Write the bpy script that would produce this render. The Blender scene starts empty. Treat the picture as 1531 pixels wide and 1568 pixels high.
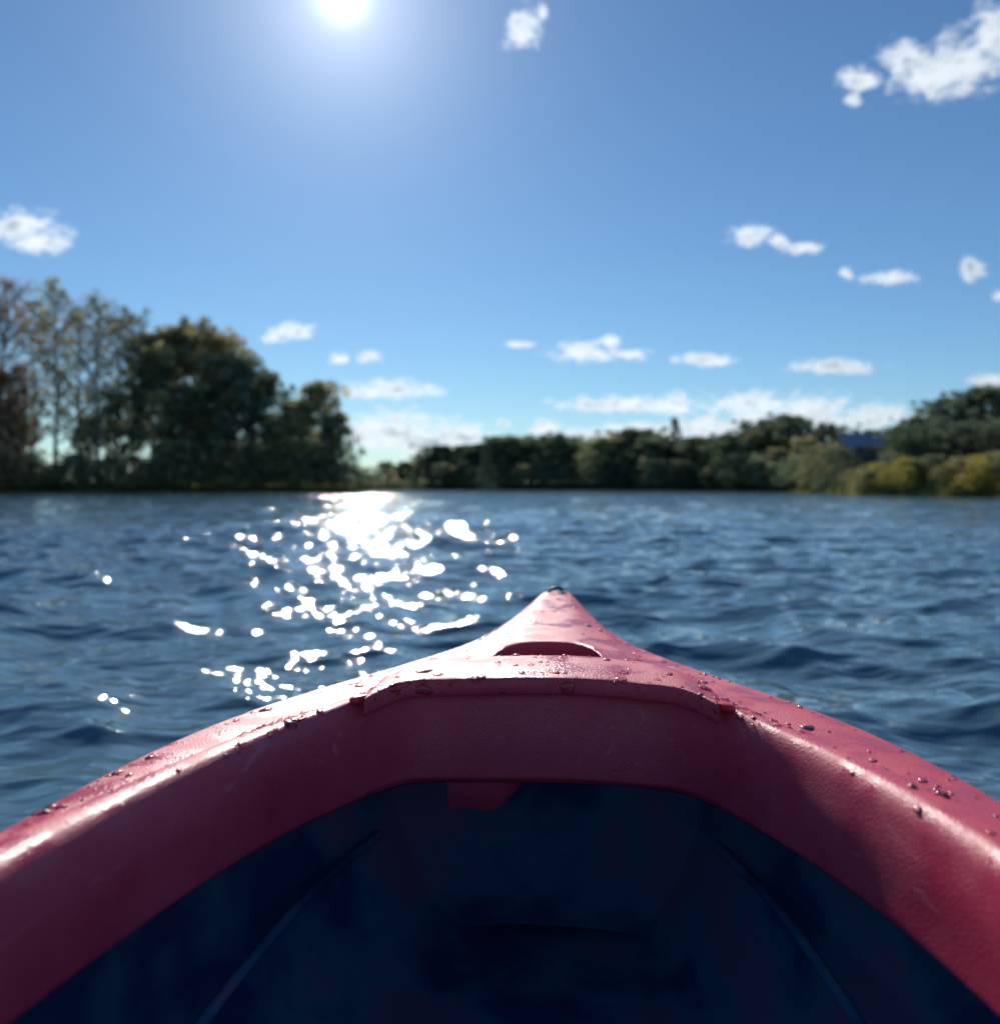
import bpy, math, numpy as np, bmesh
from mathutils import Vector
rng=np.random.default_rng(7)
sc=bpy.context.scene
sc.view_settings.view_transform='Standard'
sc.view_settings.look='None'
sc.view_settings.exposure=0
col=sc.collection
CAMH=0.60
FPX=1326.0
BK=0.86      # bank distance factor
SUN_AZ=math.radians(-10.35)   # from +Y towards +X
SUN_EL=math.radians(29.2)

# ------------------------------------------------------------------ helpers
def new_mat(name):
    m=bpy.data.materials.new(name); m.use_nodes=True
    nt=m.node_tree; nt.nodes.clear()
    out=nt.nodes.new('ShaderNodeOutputMaterial')
    return m,nt,out
def N(nt,t,**kw):
    n=nt.nodes.new(t)
    for k,v in kw.items(): setattr(n,k,v)
    return n
def mesh_obj(name,verts,quads,mats,matidx=None,smooth=True,parent=None,tint=None,attr='tint'):
    me=bpy.data.meshes.new(name)
    verts=np.asarray(verts,dtype=np.float32); quads=np.asarray(quads,dtype=np.int32)
    k=quads.shape[1]
    me.vertices.add(len(verts)); me.vertices.foreach_set('co',verts.ravel())
    me.loops.add(quads.size); me.loops.foreach_set('vertex_index',quads.ravel())
    me.polygons.add(len(quads))
    me.polygons.foreach_set('loop_start',np.arange(0,quads.size,k,dtype=np.int32))
    me.polygons.foreach_set('loop_total',np.full(len(quads),k,dtype=np.int32))
    for m in mats: me.materials.append(m)
    if matidx is not None: me.polygons.foreach_set('material_index',np.asarray(matidx,dtype=np.int32))
    me.polygons.foreach_set('use_smooth',np.full(len(quads),smooth,dtype=bool))
    if tint is not None:
        a=me.attributes.new(attr,'FLOAT','POINT'); a.data.foreach_set('value',np.asarray(tint,dtype=np.float32))
    me.update(calc_edges=True); me.validate()
    ob=bpy.data.objects.new(name,me); col.objects.link(ob)
    if parent: ob.parent=parent
    return ob
def catmull(P,n):
    P=np.asarray(P,float); k=len(P)
    Q=np.vstack([2*P[0]-P[1],P,2*P[-1]-P[-2]])
    out=[]
    for i in range(k-1):
        p0,p1,p2,p3=Q[i],Q[i+1],Q[i+2],Q[i+3]
        for j in range(n):
            t=j/n
            out.append(.5*((2*p1)+(-p0+p2)*t+(2*p0-5*p1+4*p2-p3)*t*t+(-p0+3*p1-3*p2+p3)*t**3))
    out.append(P[-1]); return np.array(out)
def sstep(a,b,x):
    t=np.clip((x-a)/(b-a),0,1); return t*t*(3-2*t)

# ------------------------------------------------------------------ camera
cd=bpy.data.cameras.new('camera'); cam=bpy.data.objects.new('camera',cd); col.objects.link(cam)
cam.location=(0,0,CAMH); cam.rotation_euler=(math.radians(90),0,0)
cd.sensor_fit='HORIZONTAL'; cd.sensor_width=36; cd.lens=36*FPX/1531
cd.shift_y=-41/1531
cd.clip_start=0.02; cd.clip_end=6000
cd.dof.use_dof=True; cd.dof.focus_distance=0.88; cd.dof.aperture_fstop=4.4
sc.camera=cam

# ------------------------------------------------------------------ sun + world
sd=Vector((math.sin(SUN_AZ)*math.cos(SUN_EL),math.cos(SUN_AZ)*math.cos(SUN_EL),math.sin(SUN_EL)))
sl=bpy.data.lights.new('sun','SUN'); sl.energy=4.6; sl.angle=math.radians(0.53); sl.color=(1,.95,.86)
so=bpy.data.objects.new('sun',sl); col.objects.link(so)
so.rotation_euler=(-sd).to_track_quat('-Z','Y').to_euler(); so.location=(0,0,30)

w=bpy.data.worlds.new('World'); sc.world=w; w.use_nodes=True
nt=w.node_tree; nt.nodes.clear()
wout=nt.nodes.new('ShaderNodeOutputWorld'); bg=nt.nodes.new('ShaderNodeBackground')
nt.links.new(bg.outputs[0],wout.inputs[0])
sky=N(nt,'ShaderNodeTexSky',sky_type='NISHITA',sun_disc=False)
sky.sun_elevation=SUN_EL; sky.sun_rotation=SUN_AZ
sky.air_density=1.0; sky.dust_density=0.1; sky.ozone_density=3.0; sky.altitude=100
L=nt.links.new
def M(op,a,b=None,c=None):
    n=nt.nodes.new('ShaderNodeMath'); n.operation=op
    for i,v in enumerate((a,b,c)):
        if v is None: continue
        if isinstance(v,(int,float)): n.inputs[i].default_value=v
        else: L(v,n.inputs[i])
    return n.outputs[0]
def VM(op,a,b=None,c=None,out=0):
    n=nt.nodes.new('ShaderNodeVectorMath'); n.operation=op
    for i,v in enumerate((a,b,c)):
        if v is None: continue
        if isinstance(v,(tuple,list)): n.inputs[i].default_value=v
        else: L(v,n.inputs[i])
    return n.outputs[out]
tc=nt.nodes.new('ShaderNodeTexCoord'); D=tc.outputs['Generated']
skyc=VM('MULTIPLY',sky.outputs[0],(0.057,0.076,0.089))
cosv=VM('DOT_PRODUCT',D,tuple(sd),out=1)
th=M('ARCCOSINE',M('MINIMUM',cosv,0.999999))
g1=M('EXPONENT',M('MULTIPLY',M('POWER',M('DIVIDE',th,0.020),2.0),-1.0))
g2=M('EXPONENT',M('DIVIDE',th,-0.066))
halo=M('ADD',M('MULTIPLY',g1,1.0),M('MULTIPLY',g2,0.85))
hn=nt.nodes.new('ShaderNodeCombineXYZ')
for i,k in enumerate((0.97,0.97,1.0)): L(M('MULTIPLY',halo,k),hn.inputs[i])
skyh=VM('ADD',skyc,hn.outputs[0])
L(skyh,bg.inputs[0]); bg.inputs[1].default_value=1.0

# ------------------------------------------------------------------ clouds: thin ragged sheets of vapour, 1.5-2 km out
CG=[ [(800,45,24,27),(831,18,8,10)],
 [(1430,118,52,36),(1480,100,50,42),(1520,60,34,48),(1390,88,34,20)], [(1315,124,28,15),(1307,153,11,9)],
 [(30,352,44,24),(70,370,38,18)], [(1150,362,30,13),(1195,372,14,8),(1228,381,26,8)],
 [(1295,420,10,8)],[(1362,426,34,9)],[(1488,412,15,13),(1480,424,8,8)],[(1532,455,12,8)],[(448,509,33,11),(418,518,16,6)],
 [(518,550,13,8)],[(564,548,15,8)],[(575,600,84,11),(608,596,34,13)],
 [(600,665,72,28),(660,678,66,28),(570,652,34,18),(715,668,32,18)],
 [(895,541,44,15),(932,525,14,12),(968,543,22,8)],[(1078,552,40,8)],[(800,528,20,4)],
 [(950,621,76,11),(1030,620,28,14)],[(1150,620,64,15),(1245,628,50,18),(1335,640,50,18)],[(1275,563,54,10)],[(1520,583,26,10)],
 [(1080,657,56,18),(985,662,54,14),(1145,650,42,14)],[(835,657,20,12)],[(770,650,10,7)],[(1240,650,66,17)],[(905,668,40,10)] ]
def cloud_mat():
    m,nt,out=new_mat('cloud_vapour')
    g=N(nt,'ShaderNodeNewGeometry'); k=nt.links.new
    at=N(nt,'ShaderNodeAttribute'); at.attribute_name='field'
    n1=N(nt,'ShaderNodeTexNoise'); n1.inputs['Scale'].default_value=1/20; n1.inputs['Detail'].default_value=8; n1.inputs['Roughness'].default_value=.62
    mp=N(nt,'ShaderNodeMapping'); mp.inputs['Scale'].default_value=(.7,.7,1.15); k(g.outputs['Position'],mp.inputs[0]); k(mp.outputs[0],n1.inputs['Vector'])
    a=N(nt,'ShaderNodeMath',operation='MULTIPLY_ADD'); k(n1.outputs['Fac'],a.inputs[0]); a.inputs[1].default_value=3.2; k(at.outputs['Fac'],a.inputs[2])
    r=N(nt,'ShaderNodeMapRange',interpolation_type='SMOOTHSTEP'); k(a.outputs[0],r.inputs[0])
    r.inputs[1].default_value=3.15; r.inputs[2].default_value=1.90; r.inputs[3].default_value=0; r.inputs[4].default_value=.96
    n2=N(nt,'ShaderNodeTexNoise'); n2.inputs['Scale'].default_value=1/34; n2.inputs['Detail'].default_value=6; k(mp.outputs[0],n2.inputs['Vector'])
    a2=N(nt,'ShaderNodeMapRange',interpolation_type='SMOOTHSTEP'); k(n2.outputs['Fac'],a2.inputs[0]); a2.inputs[1].default_value=.42; a2.inputs[2].default_value=.60
    a3=N(nt,'ShaderNodeMapRange',interpolation_type='SMOOTHSTEP'); k(a.outputs[0],a3.inputs[0]); a3.inputs[1].default_value=2.4; a3.inputs[2].default_value=1.5
    mu=N(nt,'ShaderNodeMath',operation='MULTIPLY'); k(a2.outputs[0],mu.inputs[0]); k(a3.outputs[0],mu.inputs[1])
    mx=N(nt,'ShaderNodeMix',data_type='RGBA'); k(mu.outputs[0],mx.inputs[0]); mx.inputs[6].default_value=(.76,.80,.86,1); mx.inputs[7].default_value=(.38,.44,.52,1)  # grey belly shading painted into the denser cloud cores
    d=N(nt,'ShaderNodeBsdfDiffuse'); t=N(nt,'ShaderNodeBsdfTranslucent'); ms=N(nt,'ShaderNodeMixShader'); ms.inputs[0].default_value=.80
    k(mx.outputs[2],d.inputs[0]); k(mx.outputs[2],t.inputs[0]); k(d.outputs[0],ms.inputs[1]); k(t.outputs[0],ms.inputs[2])
    tr=N(nt,'ShaderNodeBsdfTransparent'); m2=N(nt,'ShaderNodeMixShader'); k(r.outputs[0],m2.inputs[0]); k(tr.outputs[0],m2.inputs[1]); k(ms.outputs[0],m2.inputs[2])
    k(m2.outputs[0],out.inputs[0]); return m
CM=cloud_mat()
DCL=1600.
for gi,grp in enumerate(CG):
    x0=min(c[0]-c[2]*2.1-8 for c in grp); x1=max(c[0]+c[2]*2.1+8 for c in grp)
    y0=min(c[1]-c[3]*2.3-8 for c in grp); y1=max(c[1]+c[3]*2.3+8 for c in grp)
    nxx=int((x1-x0)/4)+2; nyy=int((y1-y0)/3)+2
    GX,GY=np.meshgrid(np.linspace(x0,x1,nxx),np.linspace(y0,y1,nyy),indexing='ij')
    f=np.full(GX.shape,9.)
    for cx,cy,rx,ry in grp:
        dy=(GY-cy)/ry; dy=np.where(dy>0,dy*1.2,dy*.9)
        f=np.minimum(f,np.sqrt(((GX-cx)/rx)**2+dy**2))
    edge=np.minimum(np.minimum(GX-x0,x1-GX)/8,np.minimum(GY-y0,y1-GY)/8); f=f+np.clip(1-edge,0,1)*3
    dep=DCL+gi*17
    Xc=(GX-765.5)/FPX; Zc=(743-GY)/FPX
    nn=np.sqrt(Xc**2+1+Zc**2)
    V=np.stack([Xc/nn*dep,dep/nn,Zc/nn*dep+CAMH],-1).reshape(-1,3)
    c0=V.mean(0)
    idx=np.arange(nxx*nyy).reshape(nxx,nyy)
    q=np.stack([idx[:-1,:-1],idx[1:,:-1],idx[1:,1:],idx[:-1,1:]],-1).reshape(-1,4)
    o=mesh_obj('cloud',V-c0,q,[CM],None,True,None,f.ravel(),'field'); o.location=c0

# ------------------------------------------------------------------ water
def water_material():
    m,nt,out=new_mat('lake_water')
    b=N(nt,'ShaderNodeBsdfPrincipled'); b.inputs['Base Color'].default_value=(0.080,0.160,0.215,1)
    b.inputs['Roughness'].default_value=0.035; b.inputs['IOR'].default_value=1.42
    g=N(nt,'ShaderNodeNewGeometry')
    mp=N(nt,'ShaderNodeMapping'); mp.inputs['Scale'].default_value=(0.7,1.4,1); mp.inputs['Rotation'].default_value=(0,0,math.radians(12))
    nt.links.new(g.outputs['Position'],mp.inputs[0])
    n1=N(nt,'ShaderNodeTexNoise'); n1.inputs['Scale'].default_value=10.0; n1.inputs['Detail'].default_value=1.5
    n2=N(nt,'ShaderNodeTexNoise'); n2.inputs['Scale'].default_value=1.5; n2.inputs['Detail'].default_value=.5
    for n in (n1,n2): nt.links.new(mp.outputs[0],n.inputs['Vector'])
    b1=N(nt,'ShaderNodeBump'); b1.inputs['Strength'].default_value=1; b1.inputs['Distance'].default_value=0.018
    b2=N(nt,'ShaderNodeBump'); b2.inputs['Strength'].default_value=1; b2.inputs['Distance'].default_value=0.12
    nt.links.new(n1.outputs['Fac'],b1.inputs['Height']); nt.links.new(n2.outputs['Fac'],b2.inputs['Height'])
    nt.links.new(b2.outputs[0],b1.inputs['Normal']); nt.links.new(b1.outputs[0],b.inputs['Normal'])
    nt.links.new(b.outputs[0],out.inputs[0])
    return m
angs=np.concatenate([np.linspace(-50,50,900),np.linspace(50,310,131)[1:-1]])*math.pi/180
rs=[0.02,0.2,0.4]
while rs[-1]<14: rs.append(rs[-1]*1.0043)
while rs[-1]<130: rs.append(rs[-1]*1.009)
while rs[-1]<4500: rs.append(rs[-1]*1.15)
rs=np.array(rs)
R,A=np.meshgrid(rs,angs,indexing='ij')
X=R*np.sin(A); Y=R*np.cos(A); Z=np.zeros_like(X)
X0=X.copy(); Y0=Y.copy()
wr=np.random.default_rng(11)
nW=58
dr=np.where(R<14,0.0043*R,0.009*R)
gust=0.90+0.20*np.sin(X0*.21+Y0*.13+1)+0.14*np.sin(X0*.5-Y0*.33)
for i in range(nW):
    lam=0.075*(2.0/0.075)**((i+.5)/nW)*wr.uniform(.93,1.07)
    phi=math.radians(-98+wr.normal(0,36))
    s=0.039*math.exp(-((math.log(lam/0.33))/1.2)**2)+0.014
    k=2*math.pi/lam; a=s/k
    att=sstep(2.0,4.0,lam/dr)*np.clip(1-R/190,0,1)
    ph=k*(X0*math.cos(phi)+Y0*math.sin(phi))+wr.uniform(0,6.28)
    sn=np.sin(ph); cs=np.cos(ph)
    aa=a*att*gust
    Z+=aa*sn
    X+=0.85*aa*math.cos(phi)*cs; Y+=0.85*aa*math.sin(phi)*cs
nr,na=R.shape
idx=np.arange(nr*na).reshape(nr,na)
nx=np.roll(idx,-1,axis=1)
q=np.stack([idx[:-1],idx[1:],nx[1:],nx[:-1]],-1).reshape(-1,4)[:, ::-1]
lake=mesh_obj('lake_water',np.stack([X,Y,Z],-1).reshape(-1,3),q,[water_material()])

# ------------------------------------------------------------------ land
azk=np.radians([-180,-120,-60,-40,-30,-20,-12,-9.8,-8.2,-4,4,10,14,18,20.5,22,25,31,45,80,120,180])
Rk=np.array([90,75,80,86,88,90,92,96,128,132,124,112,106,98,84,66,60,57,55,60,80,90.])*BK
def shoreR(a): return np.interp(a,azk,Rk)
HD=[-6,-2,-.6,0,.5,1.2,2.5,4,9,18,40,140,3500]; HV=[-1.6,-.6,-.15,.02,.16,.28,.4,.5,.7,.9,1.1,1.4,2.0]
GD=[-6,0,2,5,9,14,24,60,3500]; GVv=[0,0,.5,1.0,1.35,1.5,1.6,1.6,1.6]
aa=np.radians(np.arange(-180,180,0.4)); dd=np.array([-6,-2,-.6,0,.5,1.2,2.5,4,6,9,13,18,26,40,70,140,300,700,1500,3500.])
AA,DD=np.meshgrid(aa,dd,indexing='ij')
RR=shoreR(AA)+DD+0.8*np.sin(AA*90)*(np.abs(DD)<4)
hill=sstep(math.radians(19),math.radians(24),AA)*(1-sstep(math.radians(60),math.radians(90),AA))
H=np.interp(DD,HD,HV)+hill*np.interp(DD,GD,GVv)
H+=0.12*np.sin(RR*.9+AA*40)*np.clip(DD/5,0,1)*.6
gv=np.stack([RR*np.sin(AA),RR*np.cos(AA),H],-1)
n0,n1=AA.shape; idx=np.arange(n0*n1).reshape(n0,n1); nx=np.roll(idx,-1,axis=0)
q=np.stack([idx[:,:-1],nx[:,:-1],nx[:,1:],idx[:,1:]],-1).reshape(-1,4)[:, ::-1]
m,nt2,out=new_mat('shore_grass')
b=N(nt2,'ShaderNodeBsdfDiffuse')
g=N(nt2,'ShaderNodeNewGeometry'); n=N(nt2,'ShaderNodeTexNoise'); n.inputs['Scale'].default_value=.6; n.inputs['Detail'].default_value=8
nt2.links.new(g.outputs['Position'],n.inputs['Vector'])
r=N(nt2,'ShaderNodeValToRGB'); r.color_ramp.elements[0].position=.35; r.color_ramp.elements[0].color=(.05,.07,.025,1)
r.color_ramp.elements[1].position=.68; r.color_ramp.elements[1].color=(.17,.16,.05,1)
nt2.links.new(n.outputs['Fac'],r.inputs[0]); nt2.links.new(r.outputs[0],b.inputs[0]); nt2.links.new(b.outputs[0],out.inputs[0])
ground=mesh_obj('ground',gv.reshape(-1,3),q,[m])
def ground_z(x,y):
    a=math.atan2(x,y); d=math.hypot(x,y)-float(shoreR(a))
    return float(np.interp(d,HD,HV))+float(sstep(math.radians(19),math.radians(24),a))*float(np.interp(d,GD,GVv))

# ------------------------------------------------------------------ trees
def leaf_mat(name,c1,c2,trans=.45):
    m,nt,out=new_mat(name)
    at=N(nt,'ShaderNodeAttribute'); at.attribute_name='tint'
    oi=N(nt,'ShaderNodeObjectInfo')
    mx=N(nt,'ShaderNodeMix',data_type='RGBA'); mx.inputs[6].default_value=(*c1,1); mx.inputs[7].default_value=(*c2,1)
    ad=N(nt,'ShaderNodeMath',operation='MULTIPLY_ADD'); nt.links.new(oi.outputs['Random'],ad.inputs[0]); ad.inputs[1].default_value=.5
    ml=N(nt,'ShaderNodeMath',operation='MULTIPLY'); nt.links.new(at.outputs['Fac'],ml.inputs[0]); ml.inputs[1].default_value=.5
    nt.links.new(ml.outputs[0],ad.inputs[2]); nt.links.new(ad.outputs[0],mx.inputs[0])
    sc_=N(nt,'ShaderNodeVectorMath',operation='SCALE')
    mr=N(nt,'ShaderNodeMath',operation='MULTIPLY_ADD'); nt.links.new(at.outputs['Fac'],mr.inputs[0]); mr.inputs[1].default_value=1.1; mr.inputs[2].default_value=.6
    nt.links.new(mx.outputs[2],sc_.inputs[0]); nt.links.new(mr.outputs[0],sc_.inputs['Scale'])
    d=N(nt,'ShaderNodeBsdfDiffuse'); t=N(nt,'ShaderNodeBsdfTranslucent'); ms=N(nt,'ShaderNodeMixShader'); ms.inputs[0].default_value=trans
    nt.links.new(sc_.outputs[0],d.inputs[0]); nt.links.new(sc_.outputs[0],t.inputs[0])
    nt.links.new(d.outputs[0],ms.inputs[1]); nt.links.new(t.outputs[0],ms.inputs[2]); nt.links.new(ms.outputs[0],out.inputs[0])
    return m
def bark_mat():
    m,nt,out=new_mat('bark'); b=N(nt,'ShaderNodeBsdfDiffuse')
    n=N(nt,'ShaderNodeTexNoise'); n.inputs['Scale'].default_value=6; r=N(nt,'ShaderNodeValToRGB')
    r.color_ramp.elements[0].color=(.14,.14,.13,1); r.color_ramp.elements[1].color=(.40,.38,.34,1)
    nt.links.new(n.outputs['Fac'],r.inputs[0]); nt.links.new(r.outputs[0],b.inputs[0]); nt.links.new(b.outputs[0],out.inputs[0]); return m
BARK=bark_mat()
LM={'green':leaf_mat('leaves_green',(.12,.17,.14),(.24,.26,.14)),  # leaf colours lifted in place of aerial haze
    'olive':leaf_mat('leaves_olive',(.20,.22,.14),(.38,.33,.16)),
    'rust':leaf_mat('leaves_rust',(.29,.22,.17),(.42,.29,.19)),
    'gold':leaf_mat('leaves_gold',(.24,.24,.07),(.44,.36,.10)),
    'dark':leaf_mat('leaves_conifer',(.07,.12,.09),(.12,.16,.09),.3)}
def tube(pts,rad,sides=6):
    pts=np.asarray(pts,float); n=len(pts); V=[]
    for i in range(n):
        d=pts[min(i+1,n-1)]-pts[max(i-1,0)]; d/=np.linalg.norm(d)+1e-9
        ref=np.array([1,0,0.]) if abs(d[2])>.8 else np.array([0,0,1.])
        u=np.cross(d,ref); u/=np.linalg.norm(u); v=np.cross(d,u)
        for k in range(sides):
            t=2*math.pi*k/sides; V.append(pts[i]+rad[i]*(u*math.cos(t)+v*math.sin(t)))
    Q=[]
    for i in range(n-1):
        for k in range(sides):
            a=i*sides+k; b_=i*sides+(k+1)%sides; Q.append((a,b_,b_+sides,a+sides))
    return np.array(V),np.array(Q)
def leaves(centers,rads,tints,per,size,rg):
    n=len(centers)*per
    c=np.repeat(centers,per,0); r_=np.repeat(rads,per)[:,None]; ti=np.repeat(tints,per)
    v=rg.normal(size=(n,3)); v/=np.linalg.norm(v,axis=1)[:,None]
    p=c+v*r_*(rg.random((n,1))**.45)*np.array([1,1,.75])
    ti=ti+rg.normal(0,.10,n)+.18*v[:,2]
    nn=rg.normal(size=(n,3)); nn/=np.linalg.norm(nn,axis=1)[:,None]
    u=np.cross(nn,rg.normal(size=(n,3))); u/=np.linalg.norm(u,axis=1)[:,None]; w_=np.cross(nn,u)
    s=size*rg.uniform(.5,1.3,(n,1)); u=u*s*.5; w_=w_*s*.32
    V=np.stack([p-u,p-w_,p+u,p+w_],1).reshape(-1,3)
    Q=np.arange(4*n).reshape(n,4)
    return V,Q,np.repeat(np.clip(ti,0,1.2),4)
def make_tree(seed,H,cr,base,nl,per,leaf,clr,up=.6,prof='oval',sub=4,lean=.02):
    rg=np.random.default_rng(seed)
    Vs=[];Qs=[];Ms=[];Ts=[];off=0
    def add(V,Q,mi,T):
        nonlocal off
        Vs.append(V);Qs.append(Q+off);Ms.append(np.full(len(Q),mi));Ts.append(T);off+=len(V)
    nt_=7; tp=np.zeros((nt_,3)); tp[:,2]=np.linspace(-.3,H*.93,nt_)
    tp[1:,:2]=np.cumsum(rg.normal(0,lean*H*.5,(nt_-1,2)),0)*.6
    tr=np.linspace(H*.015,.02,nt_); V,Q=tube(tp,tr,7); add(V,Q,0,np.full(len(V),.5))
    C=[];Rr=[]
    for i in range(nl):
        f=(i+.5)/nl; z0=base*H+(0.95-base)*H*f*.97
        p0=np.array([np.interp(z0,tp[:,2],tp[:,0]),np.interp(z0,tp[:,2],tp[:,1]),z0])
        az_=i*2.4+rg.normal(0,.4)
        if prof=='cone': ln=cr*(1-f)**.85+.15
        elif prof=='tall': ln=cr*(.45+.8*math.sin(math.pi*min(1,f*.8+.15)))*(1.05-f*.55)
        else: ln=cr*math.sqrt(max(.08,1-(f*1.15-.35)**2*1.35))*(1 if f<.75 else 1-.9*(f-.75))
        ln*=rg.uniform(.6,1.2)
        d=np.array([math.cos(az_),math.sin(az_),up*(.5+f) if prof!='cone' else -.15+.3*f]); 
        p2=p0+d*ln*np.array([1,1,.8]); 
        p2[2]=min(p2[2],H*rg.uniform(.90,1.0))
        pm=(p0+p2)/2+np.array([0,0,-.04*ln])+rg.normal(0,.05*ln,3)
        V,Q=tube([p0,pm,p2],[H*.0055*(1.1-f*.6),H*.003,.012],5); add(V,Q,0,np.full(len(V),.5))
        C.append(p2);Rr.append(clr*rg.uniform(.6,1.1))
        if prof=='oval': C.append(pm);Rr.append(clr*rg.uniform(.8,1.2))
        for s in range(sub):
            g_=rg.uniform(.25,.95); b0=p0+(p2-p0)*g_
            dd_=rg.normal(size=3)*.75+d*.5; dd_[2]=abs(dd_[2])*(.8 if prof!='cone' else .2)
            b1_=b0+dd_*ln*.36
            V,Q=tube([b0,b1_],[H*.0020,.008],4); add(V,Q,0,np.full(len(V),.5))
            C.append(b1_);Rr.append(clr*rg.uniform(.45,1.0))
    C=np.array(C);Rr=np.array(Rr)
    if per>0:
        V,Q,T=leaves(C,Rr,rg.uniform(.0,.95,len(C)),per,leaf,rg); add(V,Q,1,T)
    return np.vstack(Vs),np.vstack(Qs),np.concatenate(Ms),np.concatenate(Ts),H
PR={
 'poplar1':(make_tree(1,20,3.6,.18,26,24,.30,.9,1.0,'tall',5),'olive'),
 'poplar2':(make_tree(2,20,3.2,.16,24,18,.30,.85,1.1,'tall',6),'olive'),
 'bare':(make_tree(3,18,4.0,.16,34,7,.26,.9,1.0,'tall',11),'rust'),
 'maple1':(make_tree(4,15,5.4,.12,34,70,.34,1.05,.6,'oval',6),'olive'),
 'maple2':(make_tree(5,14,5.0,.10,34,70,.34,1.05,.55,'oval',6),'green'),
 'willow':(make_tree(6,9,3.8,.04,32,66,.30,.9,.45,'oval',4),'olive'),
 'oak':(make_tree(8,9,4.2,.05,38,86,.27,.9,.5,'oval',5),'green'),
 'pine':(make_tree(9,12,2.6,.08,44,34,.24,.55,.1,'cone',3),'dark'),
}
MESH={}
def tree_obj(name,key,x,y,h,wid=1.0,leafkey=None,rot=None):
    (V,Q,Mi,T,H),lk=PR[key]; lk=leafkey or lk
    kk=(key,lk)
    if kk not in MESH:
        ob=mesh_obj(name,V,Q,[BARK,LM[lk]],Mi,False,None,T); MESH[kk]=ob.data
    else:
        ob=bpy.data.objects.new(name,MESH[kk]); col.objects.link(ob)
    s=h/H; ob.location=(x,y,ground_z(x,y)-.05); ob.scale=(s*wid,s*wid,s)
    ob.rotation_euler=(0,0,rng.uniform(0,6.28) if rot is None else rot)
    return ob
def place(name,key,px,topy,yd,wid=1.0,leafkey=None):
    yd*=BK
    x=(px-765.5)/FPX*yd; g_=ground_z(x,yd)
    h=CAMH+(743-topy)/FPX*yd-g_
    return tree_obj(name,key,x,yd,h*1.02,wid,leafkey)
# left bank
for a in [('poplar_tree','bare',8,420,94,1.0,'rust'),('poplar_tree','poplar2',-50,410,96,1,None),('poplar_tree','poplar1',-110,430,95,1,None),
 ('poplar_tree','poplar1',85,428,92,.75,None),('poplar_tree','poplar2',48,450,104,.8,None),('poplar_tree','bare',152,448,93,.8,'olive'),('poplar_tree','poplar1',203,470,96,.8,'green'),
 ('poplar_tree','bare',125,465,104,.9,'olive'),('poplar_tree','bare',-5,455,97,.9,'rust'),('poplar_tree','bare',178,480,100,.9,'olive'),
 ('maple_tree','maple1',268,500,94,.85,'olive'),('maple_tree','maple2',318,512,97,.85,'olive'),('maple_tree','maple2',362,545,92,.75,None),('maple_tree','maple1',232,527,93,.55,'green'),
 ('maple_tree','maple2',290,590,91,.9,'green'),
 ('maple_tree','maple2',406,570,95,.7,None),('willow_tree','willow',455,618,93,.8,'olive'),('willow_tree','willow',486,590,95,.66,'olive'),('willow_tree','willow',425,645,91,.8,'olive'),
 ('willow_tree','willow',512,636,94,.66,'green'),
 ('maple_tree','maple1',5,565,90,.6,'rust'),('maple_tree','maple2',-60,560,92,1,'olive'),('maple_tree','maple2',178,600,95,.5,'green'),('maple_tree','maple2',-160,520,93,1,'green'),('maple_tree','maple1',-260,520,93,1,'olive'),('maple_tree','maple2',-380,510,90,1,'green'),
 ('maple_tree','maple2',20,620,93,.7,'green'),('willow_tree','willow',135,640,95,.6,'green')]:
    place(*a)
# right bank
for a in [('oak_tree','oak',1405,640,76,.85,None),('oak_tree','oak',1448,612,78,1.0,None),('oak_tree','oak',1497,597,75,1.0,None),('oak_tree','oak',1550,592,74,1.1,None),
 ('oak_tree','oak',1470,650,72,1.0,None),('oak_tree','oak',1525,640,72,1.2,None),('oak_tree','oak',1430,655,74,1.0,None),
 ('oak_tree','oak',1640,590,76,1.1,None),('oak_tree','oak',1740,600,76,1.1,'olive'),
 ('oak_tree','oak',1165,648,108,.9,None),('oak_tree','oak',1215,640,104,1.0,'green'),('oak_tree','oak',1262,653,100,.9,'green'),('willow_tree','willow',1236,672,94,.9,'olive'),
 ('willow_tree','willow',1190,688,97,.9,'olive'),('willow_tree','willow',1130,692,104,.9,'olive'),('oak_tree','oak',1282,676,84,.7,'green'),('oak_tree','oak',1385,668,80,.9,'green'),
 ('oak_tree','oak',1340,660,112,1.0,'green'),('oak_tree','oak',1300,666,112,1.0,'green')]:
    place(*a)
def mass(name,items,mats):
    Vs=[];Qs=[];Ms=[];Ts=[];off=0
    for (key,x,y,h,wid,mi) in items:
        (V,Q,Mi,T,H),_=PR[key]; s=h/H; t=rng.uniform(0,6.28)
        if h<2.2 or name=='shoreline_shrubs':
            keep=np.ones(len(Q),bool); li=np.where(Mi==1)[0]; keep[li[rng.random(len(li))>.45]]=False
            keep[Mi==0]=rng.random((Mi==0).sum())<.3
            Q=Q[keep]; Mi=Mi[keep]
            used,inv=np.unique(Q,return_inverse=True); V=V[used];T=T[used];Q=inv.reshape(Q.shape)
        c,s_=math.cos(t),math.sin(t)
        W=V*np.array([s*wid,s*wid,s]); W=np.stack([W[:,0]*c-W[:,1]*s_,W[:,0]*s_+W[:,1]*c,W[:,2]],1)+np.array([x,y,ground_z(x,y)-.05])
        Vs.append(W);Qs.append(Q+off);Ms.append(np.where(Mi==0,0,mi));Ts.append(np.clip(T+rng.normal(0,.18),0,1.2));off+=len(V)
    return mesh_obj(name,np.vstack(Vs),np.vstack(Qs),mats,np.concatenate(Ms),False,None,np.concatenate(Ts))
MM=[BARK,LM['green'],LM['olive'],LM['dark'],LM['gold'],LM['rust']]
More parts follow.
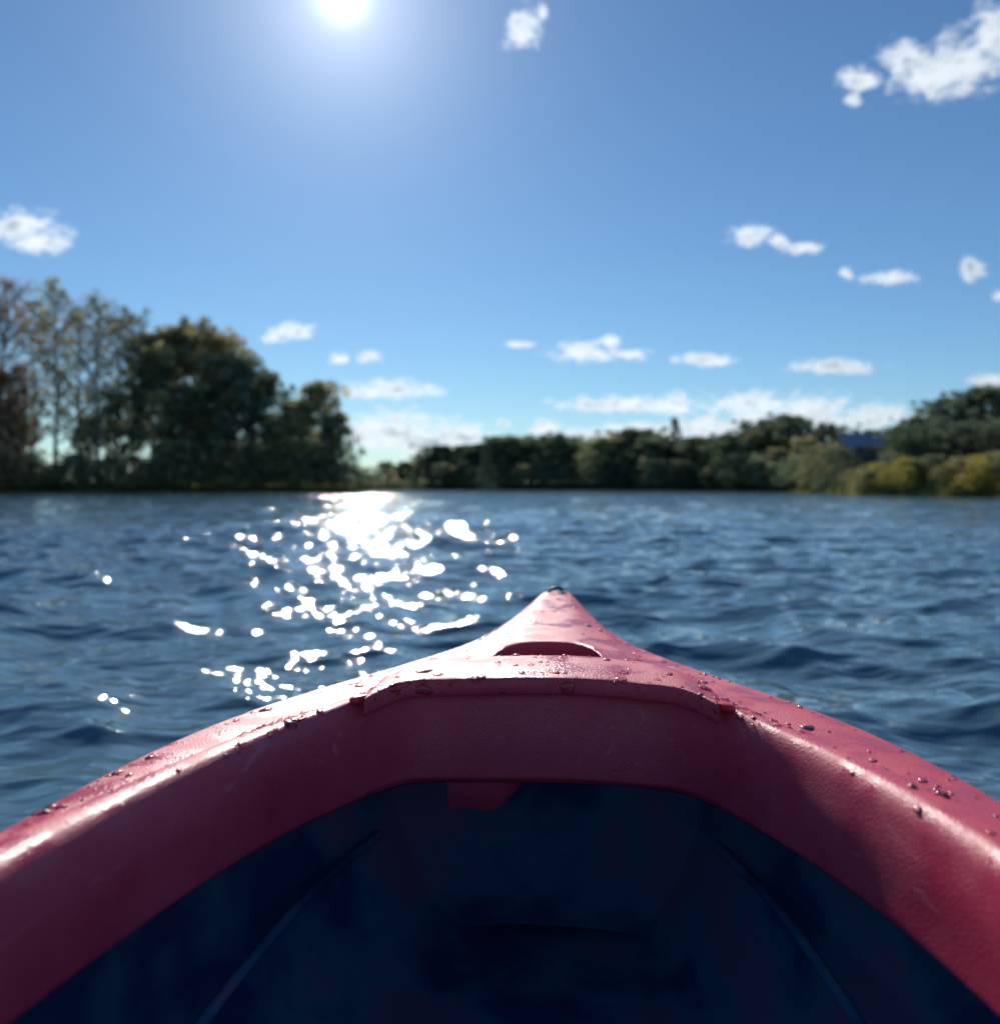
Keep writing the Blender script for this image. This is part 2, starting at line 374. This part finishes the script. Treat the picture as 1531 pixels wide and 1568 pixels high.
prof=[(535,722),(560,716),(620,706),(680,690),(740,676),(800,668),(850,670),(900,680),(960,660),(1000,668),(1080,664),(1110,682),(1160,655),(1290,668)]
items=[]
for px in np.arange(548,1180,13.5):
    yd=float(rng.uniform(1.02,1.12))*float(shoreR(math.atan((px-765)/FPX)))+3
    yd*=math.cos(math.atan((px-765)/FPX))
    top=np.interp(px,[p[0] for p in prof],[p[1] for p in prof])+rng.uniform(-7,12)
    x=(px+rng.uniform(-5,5)-765.5)/FPX*yd; h=CAMH+(743-top)/FPX*yd-ground_z(x,yd)
    key=rng.choice(['willow','oak','maple2']); items.append((key,x,yd,h,rng.uniform(.9,1.4),int(rng.choice([1,1,2,3]))))
for px,top in [(1035,632),(1012,668),(958,655),(985,660),(745,672),(930,672)]:
    yd=122*BK; x=(px-765.5)/FPX*yd; items.append(('pine',x,yd,CAMH+(743-top)/FPX*yd-ground_z(x,yd),.9,3))
mass('distant_treeline',items,MM)
items=[]
for px in np.arange(-420,545,9.0):
    a_=math.atan((px-765)/FPX); yd=(float(shoreR(a_))+rng.uniform(1,5))*math.cos(a_)
    x=(px-765.5)/FPX*yd; hh=rng.uniform(1.6,4.0)
    if px>500: hh*=.6
    if 55<px<250: hh*=.70
    items.append(('willow',x,yd,hh,rng.uniform(.9,1.5),int(rng.choice([1,1,2,2,5]) if px<120 else rng.choice([1,1,2]))))
for px in np.arange(545,1290,8.0):
    a_=math.atan((px-765)/FPX); yd=(float(shoreR(a_))+rng.uniform(.5,4))*math.cos(a_)
    x=(px-765.5)/FPX*yd; items.append(('willow',x,yd,rng.uniform(1.2,3.4)*(1.0 if px>660 else .6),rng.uniform(.9,1.5),int(rng.choice([1,1,2,3]))))
for px in np.arange(1375,1850,12.0):
    a_=math.atan((px-765)/FPX); yd=(float(shoreR(a_))+rng.uniform(7,13))*math.cos(a_)
    x=(px-765.5)/FPX*yd; items.append(('oak',x,yd,rng.uniform(1.6,2.6),rng.uniform(1.1,1.6),int(rng.choice([1,1,3]))))
mass('shoreline_shrubs',items,MM)
items=[]
for px in np.concatenate([np.arange(1280,1860,11.0),np.arange(1330,1600,12.)]):
    a_=math.atan((px-765)/FPX); yd=(float(shoreR(a_))+rng.uniform(.4,4.0))*math.cos(a_)
    x=(px-765.5)/FPX*yd; items.append(('willow',x,yd,rng.uniform(.6,1.35),rng.uniform(1.0,1.7),int(rng.choice([4,4,2,2,1]) if px>1320 else rng.choice([1,2]))))
mass('bank_bushes',items,MM)

# ------------------------------------------------------------------ lake house
def simple(name,c,rough=.6,metal=0):
    m,nt,out=new_mat(name); b=N(nt,'ShaderNodeBsdfPrincipled'); b.inputs['Roughness'].default_value=rough; b.inputs['Metallic'].default_value=metal
    n=N(nt,'ShaderNodeTexNoise'); n.inputs['Scale'].default_value=12; n.inputs['Detail'].default_value=5
    mx=N(nt,'ShaderNodeMix',data_type='RGBA'); mx.inputs[6].default_value=(*[v*.8 for v in c],1); mx.inputs[7].default_value=(*[min(1,v*1.15) for v in c],1)
    nt.links.new(n.outputs['Fac'],mx.inputs[0]); nt.links.new(mx.outputs[2],b.inputs['Base Color']); nt.links.new(b.outputs[0],out.inputs[0]); return m
house=bpy.data.objects.new('lake_house',None); col.objects.link(house)
hy=80.0; hx=(1334-765.5)/FPX*hy; house.location=(hx,hy,ground_z(hx,hy)-.1); house.rotation_euler=(0,0,math.radians(-18)); house.scale=(.62,.62,.80)
def box(name,x0,x1,y0,y1,z0,z1,mat,parent):
    V=[(x,y,z) for x in (x0,x1) for y in (y0,y1) for z in (z0,z1)]
    Q=[(0,1,3,2),(4,6,7,5),(0,4,5,1),(2,3,7,6),(0,2,6,4),(1,5,7,3)]
    return mesh_obj(name,V,Q,[mat],None,False,parent)
wallm=simple('house_siding',(.07,.08,.09)); roofm=simple('house_metal_roof',(.09,.20,.32),.45); glass=simple('house_glass',(.03,.04,.05),.1); trim=simple('house_trim',(.25,.25,.25))
box('walls',-4,4,-3,3,0,2.3,wallm,house)
rv=[(-4.4,-3.5,2.15),(4.4,-3.5,2.15),(4.4,0,3.75),(-4.4,0,3.75),(4.4,3.5,2.15),(-4.4,3.5,2.15),
    (-4.4,-3.5,2.0),(4.4,-3.5,2.0),(4.4,0,3.6),(-4.4,0,3.6),(4.4,3.5,2.0),(-4.4,3.5,2.0)]
mesh_obj('roof',rv,[(0,1,2,3),(3,2,4,5),(7,6,9,8),(8,9,11,10),(0,6,7,1),(5,4,10,11),(1,7,8,2),(2,8,10,4),(0,3,9,6),(3,5,11,9)],[roofm],None,False,house)
mesh_obj('gable_walls',[(-4,-3,2.3),(-4,3,2.3),(-4,.02,3.58),(-4,-.02,3.58),(4,-3,2.3),(4,3,2.3),(4,.02,3.58),(4,-.02,3.58)],[(0,1,2,3),(4,5,6,7)],[wallm],None,False,house)
for i,xx in enumerate((-2.8,-.4,2.6)):
    box('window_frame_%d'%(i+1),xx-.65,xx+.65,-3.05,-2.99,.85,1.95,trim,house); box('window_%d'%(i+1),xx-.55,xx+.55,-3.08,-3.04,.95,1.85,glass,house)
box('door',.75,1.6,-3.06,-2.99,0,2.0,trim,house)
box('chimney',-2.2,-1.6,.6,1.2,2.6,4.3,wallm,house)

# ------------------------------------------------------------------ kayak
kayak=bpy.data.objects.new('kayak',None); col.objects.link(kayak)
ALPHA=math.radians(4.75); OFFX=-0.030
kayak.location=(OFFX,0,0); kayak.rotation_euler=(0,0,-ALPHA)
#      Ix    Iy     Ox    Oy     zc    zg    cw   front crown
K=[(0,   .838, 0,    1.765,.422,.396,.098,1, .008),
   (.05, .838, .024, 1.745,.422,.395,.098,1, .008),
   (.09, .835, .046, 1.61, .421,.389,.096,1, .007),
   (.125,.825, .074, 1.42, .419,.384,.094,1, .005),
   (.150,.800, .114, 1.25, .414,.381,.084,1, .003),
   (.173,.758, .185, 1.085,.407,.380,.066,0, .003),
   (.196,.708, .250, .955, .403,.380,.058,0, .003),
   (.217,.648, .300, .84,  .401,.379,.054,0, .003),
   (.240,.57,  .335, .72,  .400,.376,.052,0, .003),
   (.258,.48,  .352, .58,  .399,.374,.052,0, .003),
   (.272,.36,  .362, .42,  .398,.372,.052,0, .003),
   (.28, .15,  .368, .15,  .398,.370,.052,0, .003),
   (.272,-.05, .362, -.1,  .398,.370,.052,0, .003),
   (.235,-.2,  .340, -.38, .400,.372,.052,0, .006),
   (.15, -.285,.27,  -.7,  .402,.378,.054,0, .012),
   (.07, -.31, .15,  -1.05,.404,.384,.054,0, .02),
   (0,   -.315,0,    -1.32,.404,.392,.054,0, .02)]
K=np.array(K)
mir=K[1:-1][::-1].copy(); mir[:,0]*=-1; mir[:,2]*=-1
loop=np.vstack([K,mir])
ext=np.vstack([loop[-2:],loop,loop[:3]])
NP=16
dense=catmull(ext,NP)[2*NP:(2+len(loop))*NP]
dense[:,7]=sstep(.40,.75,np.clip(dense[:,7],0,1))
NC=len(dense)
Apro=[(0,-.098),(-.001,-.095),(0,-.07),(.003,-.045),(.006,-.026),(.004,-.020),(-.009,-.0185),(-.0125,-.014),(-.012,-.004),(-.006,-.001),(.03,.002),(.07,.002),(1.0,-.002),(1.10,-.016),(1.18,-.030)]
Bpro=[(0,-.082),(-.002,-.080),(-.001,-.064),(.000,-.048),(.002,-.034),(.006,-.021),(.010,-.012),(.016,-.005),(.023,-.001),(.030,0),(.038,0),(.046,-.001),(1.0,-.004),(1.12,-.015),(1.22,-.024)]
zero=.0053
ZB=.320
cols=[]
for ci,d in enumerate(dense):
    Ix,Iy,Ox,Oy,zc,zg,cw,fr,cr=d
    I=np.array([Ix,Iy]); O=np.array([Ox,Oy]); Lg=np.linalg.norm(O-I); dv=(O-I)/Lg
    rows=[]
    wob=.0009*math.sin(ci*2*math.pi*9/NC+1)
    def pl(s,z): rows.append((I[0]+dv[0]*s,I[1]+dv[1]*s,z))
    yc=.2
    def hull(sx_,sy_,z): rows.append((Ox*sx_,yc+(Oy-yc)*sy_,z))
    hull(0,.80,.055); hull(.45,.82,.056); hull(.72,.86,.062); hull(.86,.90,.10); hull(.92,.94,.18); hull(.945,.965,.28)
    hull(.95,.972,zg-.035)
    pl(max(Lg*.85,.02),zg-.024); pl(min(cw*1.3,Lg*.6),zc-.046); pl(.022,zc-.046); pl(.009,zc-.055)
    mk_in=len(rows)
    pl(.007,ZB-.002)
    gA=(zc-ZB)/.098; gB=(zc-ZB)/.082
    for (a,b2) in zip(Apro,Bpro):
        sa=a[0] if a[0]<.5 else a[0]*cw; sb=b2[0] if b2[0]<.5 else b2[0]*cw
        za=a[1]*(gA if (a[1]<-.03 and a[0]<.5) else 1); zb_=b2[1]*(gB if (b2[1]<-.03 and b2[0]<.5) else 1)
        s=sa*fr+sb*(1-fr); z=za*fr+zb_*(1-fr); pl(s,zc+z+wob)
    s0=(1.18*fr+1.22*(1-fr))*cw; z0=zc+wob+(-.030*fr-.024*(1-fr))
    for f in (.06,.14,.25,.38,.52,.66,.8,.9):
        s=s0+(Lg-.014-s0)*f; z=z0+(zg-z0)*(f**.8)+cr*math.sin(math.pi*f); pl(s,z)
    pl(Lg-.014,zg); pl(Lg-.005,zg-.003); pl(Lg,zg-.010)
    hull(1.006,1.001,zg-.025); hull(1.0,.999,zg-.07); hull(.975,.99,.22); hull(.94,.975,.12); hull(.88,.95,.03); hull(.74,.92,-.04); hull(.4,.88,-.085); hull(0,.86,-.095)
    cols.append(rows)
cols=np.array(cols)
cols[:,:,2]-=zero*cols[:,:,1]
RS=3
dn=np.array([catmull(c,RS) for c in cols])
nr_=dn.shape[1]
rowctrl=np.arange(nr_)/RS
idx=np.arange(NC*nr_).reshape(NC,nr_); nx=np.roll(idx,-1,0)
q=np.stack([idx[:,:-1],nx[:,:-1],nx[:,1:],idx[:,1:]],-1).reshape(-1,4)
mi=np.tile((rowctrl[:-1]<mk_in+.3).astype(int),NC)

def kayak_mat():
    m,nt,out=new_mat('kayak_red_plastic'); b=N(nt,'ShaderNodeBsdfPrincipled'); k=nt.links.new
    tcn=N(nt,'ShaderNodeTexCoord'); O_=tcn.outputs['Object']
    n=N(nt,'ShaderNodeTexNoise'); n.inputs['Scale'].default_value=7; n.inputs['Detail'].default_value=6; k(O_,n.inputs['Vector'])
    r=N(nt,'ShaderNodeValToRGB'); r.color_ramp.elements[0].position=.3; r.color_ramp.elements[0].color=(.58,.040,.088,1)
    r.color_ramp.elements[1].position=.7; r.color_ramp.elements[1].color=(.68,.078,.130,1)
    k(n.outputs['Fac'],r.inputs[0])
    ns=N(nt,'ShaderNodeTexNoise'); ns.inputs['Scale'].default_value=60; ns.inputs['Detail'].default_value=4; ns.inputs['Distortion'].default_value=1.5
    mp=N(nt,'ShaderNodeMapping'); mp.inputs['Scale'].default_value=(1,.12,1); mp.inputs['Rotation'].default_value=(0,0,.6); k(O_,mp.inputs[0]); k(mp.outputs[0],ns.inputs['Vector'])
    sr=N(nt,'ShaderNodeMapRange'); sr.inputs[1].default_value=.64; sr.inputs[2].default_value=.74; sr.inputs[4].default_value=.35; k(ns.outputs['Fac'],sr.inputs[0])
    mx=N(nt,'ShaderNodeMix',data_type='RGBA'); k(sr.outputs[0],mx.inputs[0]); k(r.outputs[0],mx.inputs[6]); mx.inputs[7].default_value=(.72,.30,.33,1)
    k(mx.outputs[2],b.inputs['Base Color'])
    n2=N(nt,'ShaderNodeTexNoise'); n2.inputs['Scale'].default_value=22; n2.inputs['Detail'].default_value=6; k(O_,n2.inputs['Vector'])
    mr=N(nt,'ShaderNodeMapRange'); mr.inputs[1].default_value=.40; mr.inputs[2].default_value=.58; mr.inputs[3].default_value=.20; mr.inputs[4].default_value=.56
    k(n2.outputs['Fac'],mr.inputs[0]); k(mr.outputs[0],b.inputs['Roughness'])
    n3=N(nt,'ShaderNodeTexNoise'); n3.inputs['Scale'].default_value=650; n3.inputs['Detail'].default_value=2; k(O_,n3.inputs['Vector'])
    bp=N(nt,'ShaderNodeBump'); bp.inputs['Strength'].default_value=.6; bp.inputs['Distance'].default_value=.0011
    k(n3.outputs['Fac'],bp.inputs['Height']); k(bp.outputs[0],b.inputs['Normal'])
    k(b.outputs[0],out.inputs[0]); return m
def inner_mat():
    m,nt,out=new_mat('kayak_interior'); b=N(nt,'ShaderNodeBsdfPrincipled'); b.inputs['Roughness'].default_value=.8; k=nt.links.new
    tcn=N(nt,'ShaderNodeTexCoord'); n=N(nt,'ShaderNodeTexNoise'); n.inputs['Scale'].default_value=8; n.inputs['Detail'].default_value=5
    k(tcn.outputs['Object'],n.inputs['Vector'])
    r=N(nt,'ShaderNodeValToRGB'); r.color_ramp.elements[0].position=.40; r.color_ramp.elements[0].color=(.02,.075,.21,1)  # navy base carries the blue veil of lens flare
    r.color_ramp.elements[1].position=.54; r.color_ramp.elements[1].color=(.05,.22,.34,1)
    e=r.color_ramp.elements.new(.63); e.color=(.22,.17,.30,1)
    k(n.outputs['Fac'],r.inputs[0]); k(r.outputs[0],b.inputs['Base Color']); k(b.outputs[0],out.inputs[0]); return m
KM=kayak_mat(); IM=inner_mat()
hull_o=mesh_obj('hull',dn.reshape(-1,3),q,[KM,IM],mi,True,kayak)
bm=bmesh.new(); bm.from_mesh(hull_o.data); bmesh.ops.remove_doubles(bm,verts=bm.verts,dist=.0004)
bmesh.ops.recalc_face_normals(bm,faces=bm.faces); bm.to_mesh(hull_o.data); bm.free()
def lens(hw,y0,y1,z0,z1,cx=0,n=40):
    pts=[]
    for i in range(n):
        t=2*math.pi*i/n; c=math.cos(t); s=math.sin(t)
        pts.append((cx+hw*np.sign(c)*abs(c)**.85,(y0+y1)/2+(y1-y0)/2*s))
    bm=bmesh.new(); lo=[bm.verts.new((x,y,z0)) for x,y in pts]; hi=[bm.verts.new((x,y,z1)) for x,y in pts]
    bm.faces.new(lo[::-1]); bm.faces.new(hi)
    for i in range(n): bm.faces.new((lo[i],lo[(i+1)%n],hi[(i+1)%n],hi[i]))
    me=bpy.data.meshes.new('cut'); bm.to_mesh(me); bm.free(); o=bpy.data.objects.new('cut',me); col.objects.link(o); return o
cut=lens(.066,.985,1.145,.330,.5,.000); cut.parent=kayak
md=hull_o.modifiers.new('slot','BOOLEAN'); md.object=cut; md.operation='DIFFERENCE'; md.solver='EXACT'
bpy.context.view_layer.update()
dg=bpy.context.evaluated_depsgraph_get(); me2=bpy.data.meshes.new_from_object(hull_o.evaluated_get(dg))
hull_o.modifiers.clear()
if len(me2.polygons)>1000: hull_o.data=me2
bpy.data.objects.remove(cut)

black=simple('black_rubber',(.015,.015,.018),.5)
def curve_tube(name,pts,rad,mat,parent,sides=8):
    p=catmull(pts,6); V,Q=tube(p,np.full(len(p),rad),sides); return mesh_obj(name,V,Q,[mat],None,True,parent)
curve_tube('bow_grab_loop',[(-.016,1.715,.380),(-.014,1.718,.391),(0,1.722,.397),(.014,1.718,.391),(.016,1.715,.380)],.0035,black,kayak)
curve_tube('bow_drain_ring',[(.010,1.675,.392),(.018,1.69,.391),(.012,1.703,.391),(.003,1.69,.393),(.010,1.675,.392)],.0018,black,kayak)
bv_=[];nb=25
for i in range(nb):
    t=i/(nb-1)*2-1
    for z_ in np.linspace(.058,.345,9): bv_.append((t*.20,1.06-.05*t*t-.25*(z_-.2)**2+.05*(.35-z_),z_))
idx=np.arange(nb*9).reshape(nb,9)
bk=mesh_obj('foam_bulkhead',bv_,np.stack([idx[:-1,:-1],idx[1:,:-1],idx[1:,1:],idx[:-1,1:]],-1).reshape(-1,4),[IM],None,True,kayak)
tv=[];ntb=13  # added red strip in place of a sunlit patch below the rim
for i in range(ntb):
    t=i/(ntb-1); x_=-.092+.088*t
    low=.282+.036*max(0,(t-.45)/.55)**1.2+.003*math.sin(t*9)
    for j in range(5): 
        zz=.322+(low-.322)*j/4; tv.append((x_,.846+.012*(j/4)**2-.002*math.cos(t*3),zz-zero*.84))
idx=np.arange(ntb*5).reshape(ntb,5)
mesh_obj('sunlit_patch_strip',tv,np.stack([idx[:-1,:-1],idx[1:,:-1],idx[1:,1:],idx[:-1,1:]],-1).reshape(-1,4),[KM],None,True,kayak)
for i,s in enumerate((-1,1)):
    curve_tube('foot_brace_rail_%d'%(i+1),[(s*.250,.50,.20),(s*.240,.70,.20),(s*.222,.85,.20),(s*.19,.98,.20)],.005,IM,kayak)
seatm=simple('seat_fabric',(.02,.03,.05),.9)
sv=[];ns=15
prof_s=[(.22,.12),(.2,.15),(.1,.13),(0,.12),(-.1,.13),(-.18,.17),(-.22,.26),(-.25,.36),(-.27,.46),(-.285,.47),(-.28,.40),(-.26,.28),(-.22,.14),(-.15,.1),(.1,.09),(.22,.10)]
pc=catmull(prof_s,3)
for i in range(ns):
    t=(i/(ns-1)*2-1)
    for (y_,z_) in pc: sv.append((t*.19*(1-.12*max(0,(z_-.2)/.3)),y_+.05*t*t*(z_>.2),z_+.03*t*t))
sv=np.array(sv); npc=len(pc); idx=np.arange(ns*npc).reshape(ns,npc)
mesh_obj('seat',sv,np.stack([idx[:-1,:-1],idx[1:,:-1],idx[1:,1:],idx[:-1,1:]],-1).reshape(-1,4),[seatm],None,True,kayak)

# water beads and small puddles on coaming and deck
bs=bmesh.new(); bmesh.ops.create_icosphere(bs,subdivisions=3,radius=1)
bv=np.array([v.co[:] for v in bs.verts]); bf=np.array([[v.index for v in f.verts] for f in bs.faces]); bs.free()
th_=np.arctan2(bv[:,1],bv[:,0])
Vs=[];Fs=[];off=0
r0=(mk_in+8)*RS; r1=(mk_in+1+len(Apro)+8)*RS
rg=np.random.default_rng(5); cnt=0
while cnt<1000:
    i=int(rg.integers(0,NC)); j=int(rg.integers(r0,r1)); p=dn[i,j]
    if p[1]<.3 or p[1]>1.6: continue
    if abs(p[0])<.08 and .97<p[1]<1.16: continue
    clump=math.sin(p[0]*31+2)*math.sin(p[1]*23+p[0]*9)
    if rg.random()>.14+.86*max(0,clump): continue
    a=dn[(i+1)%NC,j]-dn[i,j]; b_=dn[i,j+1]-dn[i,j]; nn=np.cross(a,b_); ln=np.linalg.norm(nn)
    if ln<1e-10: continue
    nn/=ln
    if nn[2]<0: nn=-nn
    sz=.0016*math.exp(rg.normal(.0,.55)); sz=min(sz,.006)
    u=a/np.linalg.norm(a); v=np.cross(nn,u)
    e1,e2=rg.uniform(.8,1.6),rg.uniform(.7,1.2)
    irr=(1+.16*np.sin(2*th_+rg.uniform(0,6))+.10*np.sin(3*th_+rg.uniform(0,6)))[:,None]
    W=p+a*rg.random()+ (bv[:,:1]*u*e1+bv[:,1:2]*v*e2)*irr*sz+bv[:,2:3]*nn*.6*min(sz,.0034)
    Vs.append(W);Fs.append(bf+off);off+=len(W);cnt+=1
m,nt3,out=new_mat('water_bead'); k=nt3.links.new
fr_=N(nt3,'ShaderNodeFresnel'); fr_.inputs[0].default_value=1.45
tr=N(nt3,'ShaderNodeBsdfTransparent'); tr.inputs[0].default_value=(.97,.84,.86,1)
gl=N(nt3,'ShaderNodeBsdfGlossy'); gl.inputs['Roughness'].default_value=.16
ms=N(nt3,'ShaderNodeMixShader'); k(fr_.outputs[0],ms.inputs[0]); k(tr.outputs[0],ms.inputs[1]); k(gl.outputs[0],ms.inputs[2]); k(ms.outputs[0],out.inputs[0])
mesh_obj('water_beads',np.vstack(Vs),np.vstack(Fs),[m],None,True,kayak)
Vs=[];Fs=[];off=0  # added red lenses standing in for bright glints at the visor notches
for (px_,py_,pz_,ang) in [(-.163,.786,.403,.75),(.163,.786,.403,-.75)]:
    c,s_=math.cos(ang),math.sin(ang)
    sq=np.sign(bv)*np.abs(bv)**.7
    W=np.stack([px_+(sq[:,0]*c*.012-sq[:,1]*s_*.005),py_+(sq[:,0]*s_*.012+sq[:,1]*c*.005),pz_+sq[:,2]*.004],1)
    Vs.append(W);Fs.append(bf+off);off+=len(W)
mesh_obj('notch_glints',np.vstack(Vs),np.vstack(Fs),[simple('glint_red',(.70,.03,.05),.3)],None,True,kayak)
